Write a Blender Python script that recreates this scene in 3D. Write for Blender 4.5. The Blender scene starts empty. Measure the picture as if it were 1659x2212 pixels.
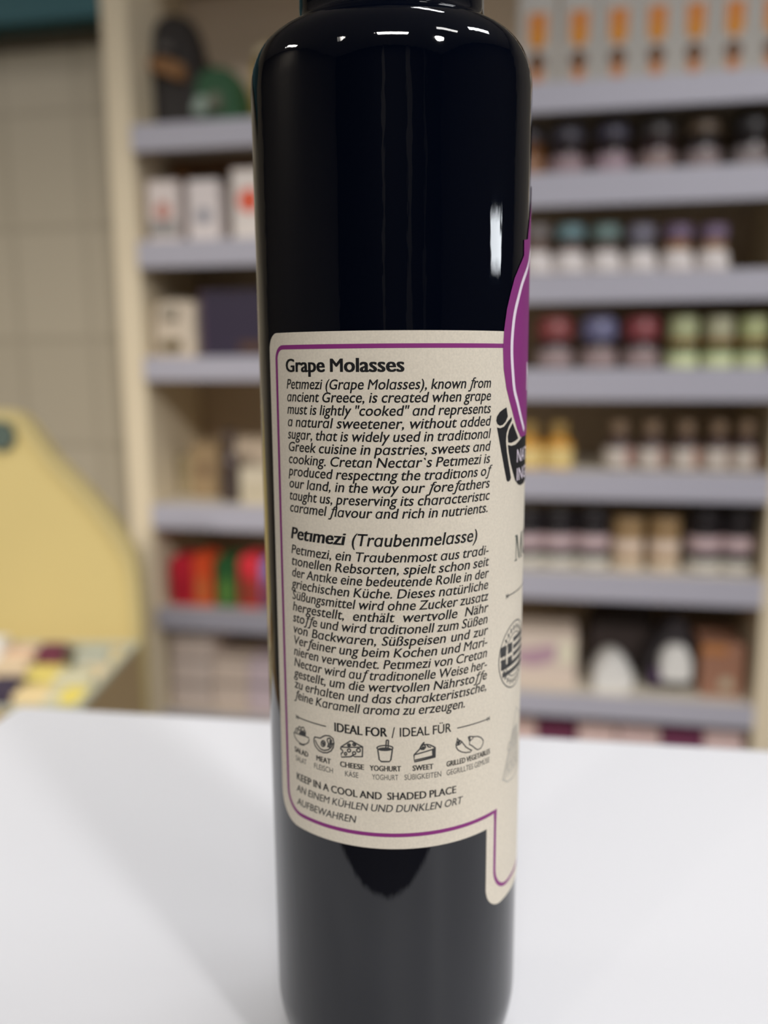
import bpy, bmesh, math, random
from mathutils import Vector, Matrix
from mathutils.geometry import tessellate_polygon

random.seed(7)
SC = bpy.context.scene
COL = SC.collection

# ------------------------------------------------------------------ camera
F_PX, CXP, CYP = 1846.5, 829.5, 1106.0
YAW, PITCH, ROLL = -0.01136767, 0.17446355, 0.00681605
CAM_D, CAM_H = 0.16381, 0.143            # metres; counter top is z = 0, bottle axis is x = y = 0
CAM_O = Vector((0, -CAM_D, CAM_H))
_f = Vector((math.sin(YAW) * math.cos(PITCH), math.cos(YAW) * math.cos(PITCH), -math.sin(PITCH)))
_r = Vector((math.cos(YAW), -math.sin(YAW), 0))
_d = _f.cross(_r)
RIGHT = math.cos(ROLL) * _r + math.sin(ROLL) * _d
DOWN = -math.sin(ROLL) * _r + math.cos(ROLL) * _d
FWD = _f
cam_data = bpy.data.cameras.new('camera')
cam = bpy.data.objects.new('camera', cam_data)
COL.objects.link(cam)
m3 = Matrix((RIGHT, -DOWN, -FWD)).transposed()
cam.matrix_world = Matrix.Translation(CAM_O) @ m3.to_4x4()
cam_data.sensor_fit = 'HORIZONTAL'
cam_data.sensor_width = 36.0
cam_data.lens = F_PX / 1659 * 36.0
cam_data.clip_start = 0.005
cam_data.clip_end = 50
cam_data.dof.use_dof = True
cam_data.dof.focus_distance = 0.1385
cam_data.dof.aperture_fstop = cam_data.lens / 3.4       # a 3.4 mm opening
SC.camera = cam

# ------------------------------------------------------------------ world, lamps, exposure
SC.view_settings.view_transform = 'Standard'
SC.view_settings.look = 'None'
SC.view_settings.exposure = 0.07
SC.view_settings.gamma = 1.0
SC.view_settings.use_curve_mapping = False
w = bpy.data.worlds.new('world')
SC.world = w
w.use_nodes = True
w.node_tree.nodes['Background'].inputs[0].default_value = (0.9, 0.95, 1, 1)
w.node_tree.nodes['Background'].inputs[1].default_value = 0.02
CEIL_Z = 1.55
LAMPS = [  # x, y, size x, size y, watts, rotation, colour
    (0.02, -1.75, 0.80, 0.20, 32.0, 0.0, (1.0, 0.975, 0.95)),
    (1.05, -0.80, 0.50, 0.14, 3.6, 0.5, (1.0, 0.98, 0.965)),
    (-2.15, 0.05, 0.50, 0.16, 6.0, 1.3, (1.0, 0.96, 0.92)),
    (0.20, 0.22, 0.60, 0.08, 6.0, -0.17, (0.97, 0.97, 1.0)),
    (1.30, 0.05, 0.60, 0.14, 5.5, 1.2, (0.95, 0.97, 1.0)),
]
for i, (x, y, sx, sy, pw, rz, c) in enumerate(LAMPS):
    ld = bpy.data.lights.new('ceiling_lamp', 'AREA')
    ld.shape = 'RECTANGLE'
    ld.size, ld.size_y = sx, sy
    ld.energy = pw
    ld.color = c
    lo = bpy.data.objects.new('ceiling_lamp', ld)
    lo.location = (x, y, CEIL_Z - 0.03)
    lo.rotation_euler = (0, 0, rz)
    COL.objects.link(lo)
SPOTS = [  # place, aim, watts, cone in degrees, colour: unseen spots added to brighten the lower shelves
    ((-1.35, -1.45), (-0.72, 1.10, -0.50), 215.0, 50, (1.0, 0.95, 0.88)),
    ((1.30, -1.60), (0.32, 1.10, -0.46), 155.0, 46, (1.0, 0.975, 0.96)),
]
for (x, y), aim, pw, cone, c in SPOTS:
    ld = bpy.data.lights.new('added_shelf_spot', 'SPOT')
    ld.energy = pw
    ld.color = c
    ld.spot_size = math.radians(cone)
    ld.spot_blend = 1.0
    ld.shadow_soft_size = 0.13
    lo = bpy.data.objects.new('added_shelf_spot', ld)
    lo.location = (x, y, CEIL_Z - 0.08)
    lo.rotation_euler = (Vector(aim) - lo.location).to_track_quat('-Z', 'Y').to_euler()
    COL.objects.link(lo)

# ------------------------------------------------------------------ helpers
def lin(v):
    v /= 255.0
    return v / 12.92 if v <= 0.04045 else ((v + 0.055) / 1.055) ** 2.4

def c8(r, g, b, k=1.0):
    return tuple(min(0.9, lin(v) * k) for v in (r, g, b)) + (1.0,)

_mats = {}
def mat(name, color=None, rough=0.6, spec=0.3, noise=0.0, nscale=40.0, bump=0.0, metallic=0.0, emit=None):
    if name in _mats:
        return _mats[name]
    m = bpy.data.materials.new(name)
    m.use_nodes = True
    nt = m.node_tree
    b = nt.nodes['Principled BSDF']
    b.inputs['Base Color'].default_value = color
    b.inputs['Roughness'].default_value = rough
    b.inputs['Specular IOR Level'].default_value = spec
    b.inputs['Metallic'].default_value = metallic
    if emit:
        b.inputs['Emission Color'].default_value = color
        b.inputs['Emission Strength'].default_value = emit
    tc = nt.nodes.new('ShaderNodeTexCoord')
    nz = nt.nodes.new('ShaderNodeTexNoise')
    nz.inputs['Scale'].default_value = nscale
    nz.inputs['Detail'].default_value = 4
    nt.links.new(tc.outputs['Object'], nz.inputs['Vector'])
    if noise > 0:
        mx = nt.nodes.new('ShaderNodeMix')
        mx.data_type = 'RGBA'
        mx.inputs['A'].default_value = tuple(v * (1 - noise) for v in color[:3]) + (1,)
        mx.inputs['B'].default_value = tuple(min(0.95, v * (1 + noise)) for v in color[:3]) + (1,)
        nt.links.new(nz.outputs['Fac'], mx.inputs['Factor'])
        nt.links.new(mx.outputs['Result'], b.inputs['Base Color'])
    if bump > 0:
        bp = nt.nodes.new('ShaderNodeBump')
        bp.inputs['Strength'].default_value = 0.5
        bp.inputs['Distance'].default_value = bump
        nt.links.new(nz.outputs['Fac'], bp.inputs['Height'])
        nt.links.new(bp.outputs['Normal'], b.inputs['Normal'])
    _mats[name] = m
    return m

def link(name, bm, material, parent=None, smooth=False, loc=None, rz=0.0):
    me = bpy.data.meshes.new(name)
    if smooth:
        for f in bm.faces:
            f.smooth = True
    bm.to_mesh(me)
    bm.free()
    me.materials.append(material)
    o = bpy.data.objects.new(name, me)
    COL.objects.link(o)
    if smooth:
        try:
            me.set_sharp_from_angle(angle=math.radians(40))
        except Exception:
            pass
    if parent:
        o.parent = parent
    if loc is not None:
        o.location = loc
    o.rotation_euler.z = rz
    return o

def thing(name, label, cat, loc, rz=0.0, group=None):
    o = bpy.data.objects.new(name, None)
    o.empty_display_size = 0.02
    COL.objects.link(o)
    o.location = loc
    o.rotation_euler.z = rz
    o['label'] = label
    o['category'] = cat
    if group:
        o['group'] = group
    return o

def tag(o, label, cat, group=None):
    o['label'] = label
    o['category'] = cat
    if group:
        o['group'] = group
    return o

def box(x0, x1, y0, y1, z0, z1, bev=0.0, bm=None):
    own = bmesh.new()
    r = bmesh.ops.create_cube(own, size=1.0)
    for v in own.verts:
        v.co = Vector((x0 + (v.co.x + .5) * (x1 - x0), y0 + (v.co.y + .5) * (y1 - y0), z0 + (v.co.z + .5) * (z1 - z0)))
    if bev > 0:
        bmesh.ops.bevel(own, geom=list(own.edges), offset=bev, segments=2, profile=0.6, affect='EDGES')
    if bm is None:
        return own
    return merge(bm, own)

def merge(bm, other):
    me = bpy.data.meshes.new('tmp')
    other.to_mesh(me)
    other.free()
    bm.from_mesh(me)
    bpy.data.meshes.remove(me)
    return bm

def lathe(profile, n=32, bm=None, cx=0.0, cy=0.0):
    bm = bm or bmesh.new()
    rings = []
    for r, z in profile:
        if r < 1e-6:
            rings.append([bm.verts.new((cx, cy, z))])
        else:
            rings.append([bm.verts.new((cx + r * math.cos(2 * math.pi * k / n), cy + r * math.sin(2 * math.pi * k / n), z)) for k in range(n)])
    for a, b in zip(rings, rings[1:]):
        for k in range(n):
            k2 = (k + 1) % n
            if len(a) == 1 and len(b) == 1:
                continue
            if len(a) == 1:
                bm.faces.new((a[0], b[k2], b[k]))
            elif len(b) == 1:
                bm.faces.new((a[k], a[k2], b[0]))
            else:
                bm.faces.new((a[k], a[k2], b[k2], b[k]))
    bmesh.ops.recalc_face_normals(bm, faces=list(bm.faces))
    return bm

def prism(pts, y0, y1, bev=0.0):
    """outline in x-z, extruded along y"""
    bm = bmesh.new()
    a = [bm.verts.new((x, y0, z)) for x, z in pts]
    b = [bm.verts.new((x, y1, z)) for x, z in pts]
    bm.faces.new(a)
    bm.faces.new(list(reversed(b)))
    n = len(pts)
    for i in range(n):
        bm.faces.new((a[i], b[i], b[(i + 1) % n], a[(i + 1) % n]))
    bmesh.ops.recalc_face_normals(bm, faces=list(bm.faces))
    if bev > 0:
        bmesh.ops.bevel(bm, geom=[e for e in bm.edges], offset=bev, segments=2, affect='EDGES')
    return bm

def arc(cx, cz, r, a0, a1, n=8):
    return [(cx + r * math.cos(math.radians(a0 + (a1 - a0) * i / n)), cz + r * math.sin(math.radians(a0 + (a1 - a0) * i / n))) for i in range(n + 1)]

# a photograph pixel as a ray from the camera's place
def ray(x, y):
    d = FWD + (x - CXP) / F_PX * RIGHT + (y - CYP) / F_PX * DOWN
    return d.normalized()

R_B = 0.025                                   # bottle radius
def uz(x, y):
    """pixel -> (arc length, height) in mm on the bottle wall"""
    d = ray(x, y)
    o = CAM_O
    A = d.x ** 2 + d.y ** 2
    B = o.x * d.x + o.y * d.y
    C = o.x ** 2 + o.y ** 2 - R_B ** 2
    t = (-B - math.sqrt(max(B * B - A * C, 0))) / A
    h = o + t * d
    return 1000 * R_B * math.atan2(h.x, -h.y), 1000 * (h.z - CAM_H)

# the shelf wall: a frame of its own, turned 10 degrees to the counter
SH_A = math.radians(10.0)
S_DIR = Vector((math.cos(SH_A), -math.sin(SH_A), 0))
N_DIR = Vector((math.sin(SH_A), math.cos(SH_A), 0))       # into the shelf
_d0 = ray(850, 780)
SH_O = CAM_O + _d0 * (1.35 / _d0.y)
SH_O = Vector((SH_O.x, SH_O.y, 0))
def sw(x, y, off=0.0):
    """pixel -> (s, z) on the plane 'off' metres behind the shelf front"""
    d = ray(x, y)
    t = ((SH_O + off * N_DIR) - CAM_O).dot(N_DIR) / d.dot(N_DIR)
    h = CAM_O + t * d
    return (h - SH_O).dot(S_DIR), h.z
def sp(s, off, z):
    p = SH_O + s * S_DIR + off * N_DIR
    return Vector((p.x, p.y, z))

# ------------------------------------------------------------------ materials of the setting
FLOOR_Z = -0.95
M_rail = mat('price rail', c8(178, 176, 187), 0.45, 0.4, 0.03, 6)
M_board = mat('shelf board', c8(205, 196, 180), 0.5, 0.3, 0.05, 8)
M_panel = mat('side panel wood', c8(228, 213, 184), 0.5, 0.3, 0.06, 5)
M_backp = mat('back panel brown', c8(206, 188, 166), 0.6, 0.3, 0.08, 5)
M_white = mat('counter laminate', c8(238, 239, 243), 0.42, 0.35, 0.01, 5)
M_dark = mat('dark wall', c8(38, 36, 36), 0.8, 0.2, 0.1, 3)
M_mid = mat('painted wall', c8(140, 133, 122), 0.8, 0.2, 0.05, 3)
M_ceil = mat('ceiling paint', c8(215, 212, 208), 0.9, 0.2, 0.03, 3)
M_floor = mat('floor tile', c8(116, 110, 104), 0.5, 0.3, 0.1, 4)
M_glassdark = mat('brown jar content', c8(60, 40, 34), 0.15, 0.5, 0.1, 30)

def tile_mat():
    m = bpy.data.materials.new('wall tile')
    m.use_nodes = True
    nt = m.node_tree
    b = nt.nodes['Principled BSDF']
    tc = nt.nodes.new('ShaderNodeTexCoord')
    mp = nt.nodes.new('ShaderNodeMapping')
    mp.inputs['Rotation'].default_value = (math.radians(90), 0, 0)
    br = nt.nodes.new('ShaderNodeTexBrick')
    br.offset = 0.0
    br.inputs['Scale'].default_value = 1.0
    br.inputs['Brick Width'].default_value = 0.135
    br.inputs['Row Height'].default_value = 0.185
    br.inputs['Mortar Size'].default_value = 0.009
    br.inputs['Mortar Smooth'].default_value = 1.0
    br.inputs['Color1'].default_value = c8(180, 170, 150)
    br.inputs['Color2'].default_value = c8(176, 166, 146)
    br.inputs['Mortar'].default_value = c8(163, 153, 134)
    nt.links.new(tc.outputs['Object'], mp.inputs['Vector'])
    nt.links.new(mp.outputs['Vector'], br.inputs['Vector'])
    nt.links.new(br.outputs['Color'], b.inputs['Base Color'])
    b.inputs['Roughness'].default_value = 0.35
    return m

def struct(name, bm, material, loc=None, rz=0.0):
    o = link(name, bm, material, None, False, loc, rz)
    o['kind'] = 'structure'
    return o

# ------------------------------------------------------------------ room
BACK = 0.25
TILE_OFF = 0.06
struct('floor', box(-3.4, 3.4, -2.8, 2.4, FLOOR_Z - 0.05, FLOOR_Z), M_floor)
struct('ceiling', box(-3.4, 3.4, -2.8, 2.4, CEIL_Z, CEIL_Z + 0.05), M_ceil)
struct('wall_back', box(-3.0, 3.0, 0, 0.06, FLOOR_Z, CEIL_Z), M_mid, sp(0, BACK, 0), -SH_A)
_sl = sw(245, 500)[0] - 0.002
struct('wall_tiled', box(_sl - 1.8, _sl, TILE_OFF, BACK - 0.001, FLOOR_Z, CEIL_Z), tile_mat(), sp(0, 0, 0), -SH_A)
struct('wall_front', box(-3.4, 3.4, -2.8, -2.7, FLOOR_Z, CEIL_Z), M_dark)
struct('wall_left', box(-2.6, -2.5, -2.8, 2.4, FLOOR_Z, CEIL_Z), M_mid)
WX, WY0, WY1, WZ0, WZ1 = 2.2, -0.20, 0.32, 0.372, 0.53
wr = bmesh.new()
for a in ((-2.8, WY0, FLOOR_Z, CEIL_Z), (WY1, 2.4, FLOOR_Z, CEIL_Z), (WY0, WY1, FLOOR_Z, WZ0), (WY0, WY1, WZ1, CEIL_Z)):
    box(WX, WX + 0.08, a[0], a[1], a[2], a[3], bm=wr)
struct('wall_right', wr, mat('right wall', c8(72, 67, 64), 0.8, 0.2, 0.05, 3))
wn = bmesh.new()
box(WX + 0.03, WX + 0.045, WY0, WY1, WZ0, WZ1, bm=wn)
struct('window_1', wn, mat('daylit window pane', (0.9, 0.95, 1.0, 1), 0.2, 0.3, emit=13.0))
wf = bmesh.new()
for a in ((WY0 - .02, WY0 + .01, WZ0 - .02, WZ1 + .02), (WY1 - .01, WY1 + .02, WZ0 - .02, WZ1 + .02), (WY0, WY1, WZ0 - .02, WZ0 + .01), (WY0, WY1, WZ1 - .01, WZ1 + .02)):
    box(WX - 0.012, WX - 0.001, a[0], a[1], a[2], a[3], bm=wf)
struct('trim_1', wf, M_dark)
# pilasters on the dim wall behind the photographer (seen only as faint streaks in the glass)
M_strip = mat('grey pilaster', c8(96, 92, 88), 0.7)
for i, (x, wd) in enumerate(((-0.35, 0.10), (0.55, 0.16), (1.25, 0.08))):
    struct('trim_%d' % (i + 2), box(x, x + wd, -2.7, -2.66, FLOOR_Z, CEIL_Z), M_strip)

# ------------------------------------------------------------------ counter
ang = math.atan2(136.7 - 180.1, 139.4 + 160.6)
ct = thing('counter', 'white laminate counter carrying the dark bottle', 'counter', (-0.1606, 0.1801, FLOOR_Z), ang)
H = -FLOOR_Z
W_C, D_C = 1.5, 0.2535
link('worktop', box(0, W_C, -D_C, 0, H - 0.03, H, 0.004), M_white, ct)
link('body_panel', box(0.01, W_C - 0.01, -D_C + 0.02, -0.02, 0.0, H - 0.0302), M_white, ct)

# ------------------------------------------------------------------ printed bottle
BOT = thing('molasses_bottle', 'tall black glass bottle with cream and purple paper label on white counter', 'bottle', (0, 0, 0))

def bottle_mat():
    m = bpy.data.materials.new('black bottle glass')
    m.use_nodes = True
    nt = m.node_tree
    b = nt.nodes['Principled BSDF']
    b.inputs['Base Color'].default_value = (0.0009, 0.0020, 0.0060, 1)
    b.inputs['Roughness'].default_value = 0.03
    b.inputs['IOR'].default_value = 1.52
    tc = nt.nodes.new('ShaderNodeTexCoord')
    mp = nt.nodes.new('ShaderNodeMapping')
    mp.inputs['Scale'].default_value = (1, 1, 0.22)
    nz = nt.nodes.new('ShaderNodeTexNoise')
    nz.inputs['Scale'].default_value = 260
    nz.inputs['Detail'].default_value = 3
    nz.inputs['Roughness'].default_value = 0.6
    bp = nt.nodes.new('ShaderNodeBump')
    bp.inputs['Strength'].default_value = 0.48
    bp.inputs['Distance'].default_value = 0.00010
    nt.links.new(tc.outputs['Object'], mp.inputs['Vector'])
    nt.links.new(mp.outputs['Vector'], nz.inputs['Vector'])
    nt.links.new(nz.outputs['Fac'], bp.inputs['Height'])
    nt.links.new(bp.outputs['Normal'], b.inputs['Normal'])
    return m

M_bottle = bottle_mat()
def smooth_profile(pts, sub=6):
    out = []
    n = len(pts)
    for i in range(n - 1):
        p0, p1, p2, p3 = pts[max(i - 1, 0)], pts[i], pts[i + 1], pts[min(i + 2, n - 1)]
        for k in range(sub):
            t = k / sub
            out.append(tuple(0.5 * ((2 * p1[j]) + (-p0[j] + p2[j]) * t + (2 * p0[j] - 5 * p1[j] + 4 * p2[j] - p3[j]) * t * t + (-p0[j] + 3 * p1[j] - 3 * p2[j] + p3[j]) * t ** 3) for j in (0, 1)))
    out.append(pts[-1])
    return out
Z0 = 0.143
prof = [(0.0, 0.004), (0.012, 0.0025), (0.0165, 0.0), (0.0175, 0.0)]
prof += [(0.0160 + 0.009 * math.sin(math.radians(a)), 0.0170 - 0.0170 * math.cos(math.radians(a))) for a in range(15, 91, 3)]
prof += [(R_B, 0.02 + 0.01 * i) for i in range(0, 17)]
sh = [(25, 44.0), (24.95, 46.6), (24.6, 49.4), (23.6, 52.0), (22.0, 53.9), (20.0, 55.2), (18.2, 56.1), (17.0, 57.0), (16.4, 58.4), (16.25, 60.5), (16.2, 66)]
prof += [(r / 1000, Z0 + z / 1000) for r, z in smooth_profile(sh, 5)]
prof += [(0.0160, Z0 + 0.072), (0.0150, Z0 + 0.074), (0.0150, Z0 + 0.090), (0.0, Z0 + 0.090)]
link('glass_body', lathe(prof, 160), M_bottle, BOT, True)
cp = [(0.0152, Z0 + 0.0745), (0.0172, Z0 + 0.0745), (0.0175, Z0 + 0.076), (0.0175, Z0 + 0.102), (0.0168, Z0 + 0.1035), (0.0, Z0 + 0.1035)]
link('cap', lathe(cp, 96), mat('black plastic cap', c8(22, 22, 24), 0.35, 0.5), BOT, True)

# paper label: everything below is drawn flat in (arc length, height) mm, then wrapped round the glass
def wrap(bm, r_mm):
    for v in bm.verts:
        u, z = v.co.x, v.co.y
        a = u / 25.0
        v.co = Vector((r_mm / 1000 * math.sin(a), -r_mm / 1000 * math.cos(a), z / 1000 + Z0))

def slice_u(bm, step=0.8):
    us = [v.co.x for v in bm.verts]
    if not us:
        return
    u = math.floor(min(us) / step) * step + step
    while u < max(us):
        bmesh.ops.bisect_plane(bm, geom=list(bm.verts) + list(bm.edges) + list(bm.faces), plane_co=(u, 0, 0), plane_no=(1, 0, 0), dist=1e-7)
        u += step

def lerp(tab, x):
    if x <= tab[0][0]:
        return tab[0][1]
    for (a, b), (c, d) in zip(tab, tab[1:]):
        if x <= c:
            return b + (d - b) * (x - a) / (c - a)
    return tab[-1][1]

def strip(us, zlo, zhi, bm=None):
    bm = bm or bmesh.new()
    prev = None
    for u in us:
        a, b = zlo(u), zhi(u)
        n = (bm.verts.new((u, a, 0)), bm.verts.new((u, b, 0)))
        if prev:
            bm.faces.new((prev[0], n[0], n[1], prev[1]))
        prev = n
    return bm

def stroke(bm, pts, wd, closed=False):
    """a thin drawn line as a ribbon"""
    pts = [p for i, p in enumerate(pts) if i == 0 or (abs(p[0] - pts[i - 1][0]) + abs(p[1] - pts[i - 1][1])) > 1e-5]
    n = len(pts)
    L, Rr = [], []
    for i in range(n):
        a = pts[i - 1] if (i > 0 or closed) else pts[i]
        b = pts[(i + 1) % n] if (i < n - 1 or closed) else pts[i]
        t = Vector((b[0] - a[0], b[1] - a[1]))
        if t.length < 1e-9:
            t = Vector((1, 0))
        t.normalize()
        p0, p1 = Vector(pts[i]), None
        nrm = Vector((-t.y, t.x))
        k = 1.0
        if (0 < i < n - 1) or closed:
            e = Vector((pts[i][0] - a[0], pts[i][1] - a[1]))
            if e.length > 1e-9:
                e.normalize()
                cs = abs(Vector((-e.y, e.x)).dot(nrm))
                k = min(1.6, 1 / max(cs, 0.4))
        L.append(bm.verts.new((pts[i][0] + nrm.x * wd / 2 * k, pts[i][1] + nrm.y * wd / 2 * k, 0)))
        Rr.append(bm.verts.new((pts[i][0] - nrm.x * wd / 2 * k, pts[i][1] - nrm.y * wd / 2 * k, 0)))
    for i in range(n if closed else n - 1):
        j = (i + 1) % n
        bm.faces.new((Rr[i], Rr[j], L[j], L[i]))

def fill(bm, pts):
    vs = [bm.verts.new((p[0], p[1], 0)) for p in pts]
    for t in tessellate_polygon([[Vector((p[0], p[1], 0)) for p in pts]]):
        try:
            bm.faces.new([vs[i] for i in t])
        except ValueError:
            pass

def face_out(bm):
    for f in bm.faces:
        c = f.calc_center_median()
        f.normal_update()
        if f.normal.x * c.x + f.normal.y * c.y < 0:
            f.normal_flip()

def printed(name, bm, material, parent, r_mm, step=0.8, label=None):
    slice_u(bm, step)
    wrap(bm, r_mm)
    face_out(bm)
    o = link(name, bm, material, parent)
    if label:
        o['label'] = label
    return o

def paper_mat(name, col, stain=True):
    m = bpy.data.materials.new(name)
    m.use_nodes = True
    nt = m.node_tree
    b = nt.nodes['Principled BSDF']
    b.inputs['Roughness'].default_value = 0.62
    b.inputs['Specular IOR Level'].default_value = 0.25
    tc = nt.nodes.new('ShaderNodeTexCoord')
    n1 = nt.nodes.new('ShaderNodeTexNoise')
    n1.inputs['Scale'].default_value = 60
    n1.inputs['Detail'].default_value = 5
    n2 = nt.nodes.new('ShaderNodeTexNoise')
    n2.inputs['Scale'].default_value = 2600
    n2.inputs['Detail'].default_value = 2
    nt.links.new(tc.outputs['Object'], n1.inputs['Vector'])
    nt.links.new(tc.outputs['Object'], n2.inputs['Vector'])
    mx = nt.nodes.new('ShaderNodeMix')
    mx.data_type = 'RGBA'
    mx.inputs['A'].default_value = tuple(v * 0.94 for v in col[:3]) + (1,)
    mx.inputs['B'].default_value = tuple(v * 1.03 for v in col[:3]) + (1,)
    nt.links.new(n1.outputs['Fac'], mx.inputs['Factor'])
    m2 = nt.nodes.new('ShaderNodeMix')
    m2.data_type = 'RGBA'
    m2.blend_type = 'MULTIPLY'
    m2.inputs['Factor'].default_value = 0.35
    rp = nt.nodes.new('ShaderNodeMapRange')
    rp.inputs['From Min'].default_value = 0.3
    rp.inputs['From Max'].default_value = 0.7
    rp.inputs['To Min'].default_value = 0.78
    rp.inputs['To Max'].default_value = 1.1
    nt.links.new(n2.outputs['Fac'], rp.inputs['Value'])
    nt.links.new(mx.outputs['Result'], m2.inputs['A'])
    nt.links.new(rp.outputs['Result'], m2.inputs['B'])
    nt.links.new(m2.outputs['Result'], b.inputs['Base Color'])
    bp = nt.nodes.new('ShaderNodeBump')
    bp.inputs['Strength'].default_value = 0.15
    bp.inputs['Distance'].default_value = 0.00005
    nt.links.new(n2.outputs['Fac'], bp.inputs['Height'])
    nt.links.new(bp.outputs['Normal'], b.inputs['Normal'])
    return m

M_paper = paper_mat('cream label paper', c8(230, 221, 204))
M_purple = mat('purple ink', c8(140, 50, 126), 0.5, 0.3, 0.05, 300)
M_ink = mat('black ink', c8(26, 26, 28), 0.55, 0.3)
M_inkg = mat('grey ink', c8(66, 66, 66), 0.6, 0.3)
M_inkgreen = mat('dark green ink', c8(44, 60, 52), 0.6, 0.3)
M_faint = mat('faint grey ink', c8(196, 190, 178), 0.6, 0.3)
M_wink = mat('white ink', c8(238, 226, 238), 0.55, 0.3)

U0, U1, U2 = -25.45, 18.5, 60.0
ZT, ZB, ZP = 4.85, -85.1, -102.3
def corner(u, u0, r):
    """inset of a rounded corner whose side is at u0, growing to the right"""
    t = u - u0
    return 0.0 if t >= r else r - math.sqrt(max(r * r - (r - t) ** 2, 0))
def lab_lo(u):
    if u < U1:
        return ZB + corner(u, U0, 5.4)
    return ZP + corner(u, U1, 5.0) + (corner(-u, -U2, 5.0))
def lab_hi(u):
    return ZT - corner(u, U0, 2.8) - corner(-u, -U2, 2.8)
us = [U0 + 5.6 * (i / 24) ** 2 for i in range(25)]
us += [U0 + 5.6 + 0.75 * (i + 1) for i in range(int((U1 - U0 - 5.6) / 0.75))]
us = [u for u in us if u < U1 - 0.05] + [U1 - 0.0004]
us2 = [U1 + 5.2 * (i / 20) ** 2 for i in range(21)]
us2 += [U1 + 5.2 + (U2 - 5.2 - U1 - 5.2) * (i + 1) / 40 for i in range(40)] + [U2 - 5.2 + 5.2 * (1 - (1 - i / 16) ** 2) for i in range(1, 17)]
lb = strip(us + us2, lab_lo, lab_hi)
wrap(lb, 25.07)
face_out(lb)
# paper thickness: a rim turned in to the glass
be = [e for e in lb.edges if e.is_boundary]
ex = bmesh.ops.extrude_edge_only(lb, edges=be)
for v in [g for g in ex['geom'] if isinstance(g, bmesh.types.BMVert)]:
    k = 0.02499 / math.hypot(v.co.x, v.co.y)
    v.co.x *= k
    v.co.y *= k
LABEL = link('paper_label', lb, M_paper, BOT)
LABEL['label'] = 'cream paper label printed with text, purple border and food icons'

# purple border line
BU0 = -22.95
bz_top = uz(820, 747)[1]
bz_bot = uz(845, 1804)[1]
pth = [(21.0, bz_top)]
pth += [(u, bz_top) for u in [20 - i for i in range(0, 41)]]
pth += [(BU0 + 2.0 + 2.0 * math.cos(math.radians(a)), bz_top - 2.0 + 2.0 * math.sin(math.radians(a))) for a in range(90, 181, 10)]
pth += [(BU0 - 0.1 * math.sin(math.pi * i / 20), bz_top - 2 + (bz_bot + 4.2 - bz_top + 2) * i / 20) for i in range(1, 21)]
pth += [(BU0 + 4.0 + 4.0 * math.cos(math.radians(a)), bz_bot + 4.0 + 4.0 * math.sin(math.radians(a))) for a in range(180, 271, 10)]
pth += [(u, bz_bot) for u in [BU0 + 4.5 + i * (20.95 - BU0 - 4.5) / 40 for i in range(41)]]
pth += [(20.95, z) for z in (bz_bot - 2, bz_bot - 6, -94.0)]
pth += [(20.95 + 5 + 5 * math.cos(math.radians(a)), -94.4 + 5 * math.sin(math.radians(a))) for a in range(180, 271, 10)]
pth += [(u, -99.4) for u in range(27, 56)]
pb = bmesh.new()
stroke(pb, pth, 0.72)
printed('purple_border', pb, M_purple, LABEL, 25.09)

# purple badge and its leaf-shaped neck
left_px = [(1148.7, 400), (1147.5, 421.7), (1143.9, 461.5), (1140, 501), (1138.6, 517), (1131, 518.5), (1130.6, 552), (1121, 575), (1110.4, 600.7), (1101.4, 635), (1094, 667.6), (1088, 711), (1085.5, 754.4), (1087, 797.8), (1093, 840), (1099.6, 867), (1108.6, 901.5), (1116, 926.8), (1123, 944)]
lp = [uz(*p) for p in left_px]
UC = 39.3                                            # the badge's middle, on the side turned away
bp_ = [(u, z) for u, z in lp] + [(2 * UC - u, z) for u, z in reversed(lp)]
bb = bmesh.new()
fill(bb, bp_)
rim = bmesh.new()
M_badge = M_purple
BADGE = printed('brand_badge', bb, M_badge, LABEL, 25.13, 0.6)
wl = bmesh.new()
ln = [(1148.4, 440), (1146.2, 500), (1144.5, 530), (1142.5, 552), (1140, 570), (1128.5, 606), (1119.5, 638.7), (1110.4, 678.5), (1105.3, 725.5), (1104.2, 761.7), (1106, 797.8), (1109.5, 840), (1115.8, 867), (1124, 903), (1130.3, 928.6)]
pl = smooth_profile([uz(*p) for p in ln], 3)
stroke(wl, pl, 0.95)
stroke(wl, [(2 * UC - u, z) for u, z in pl], 0.95)
printed('badge_outline', wl, M_wink, LABEL, 25.145, 0.6)

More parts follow.
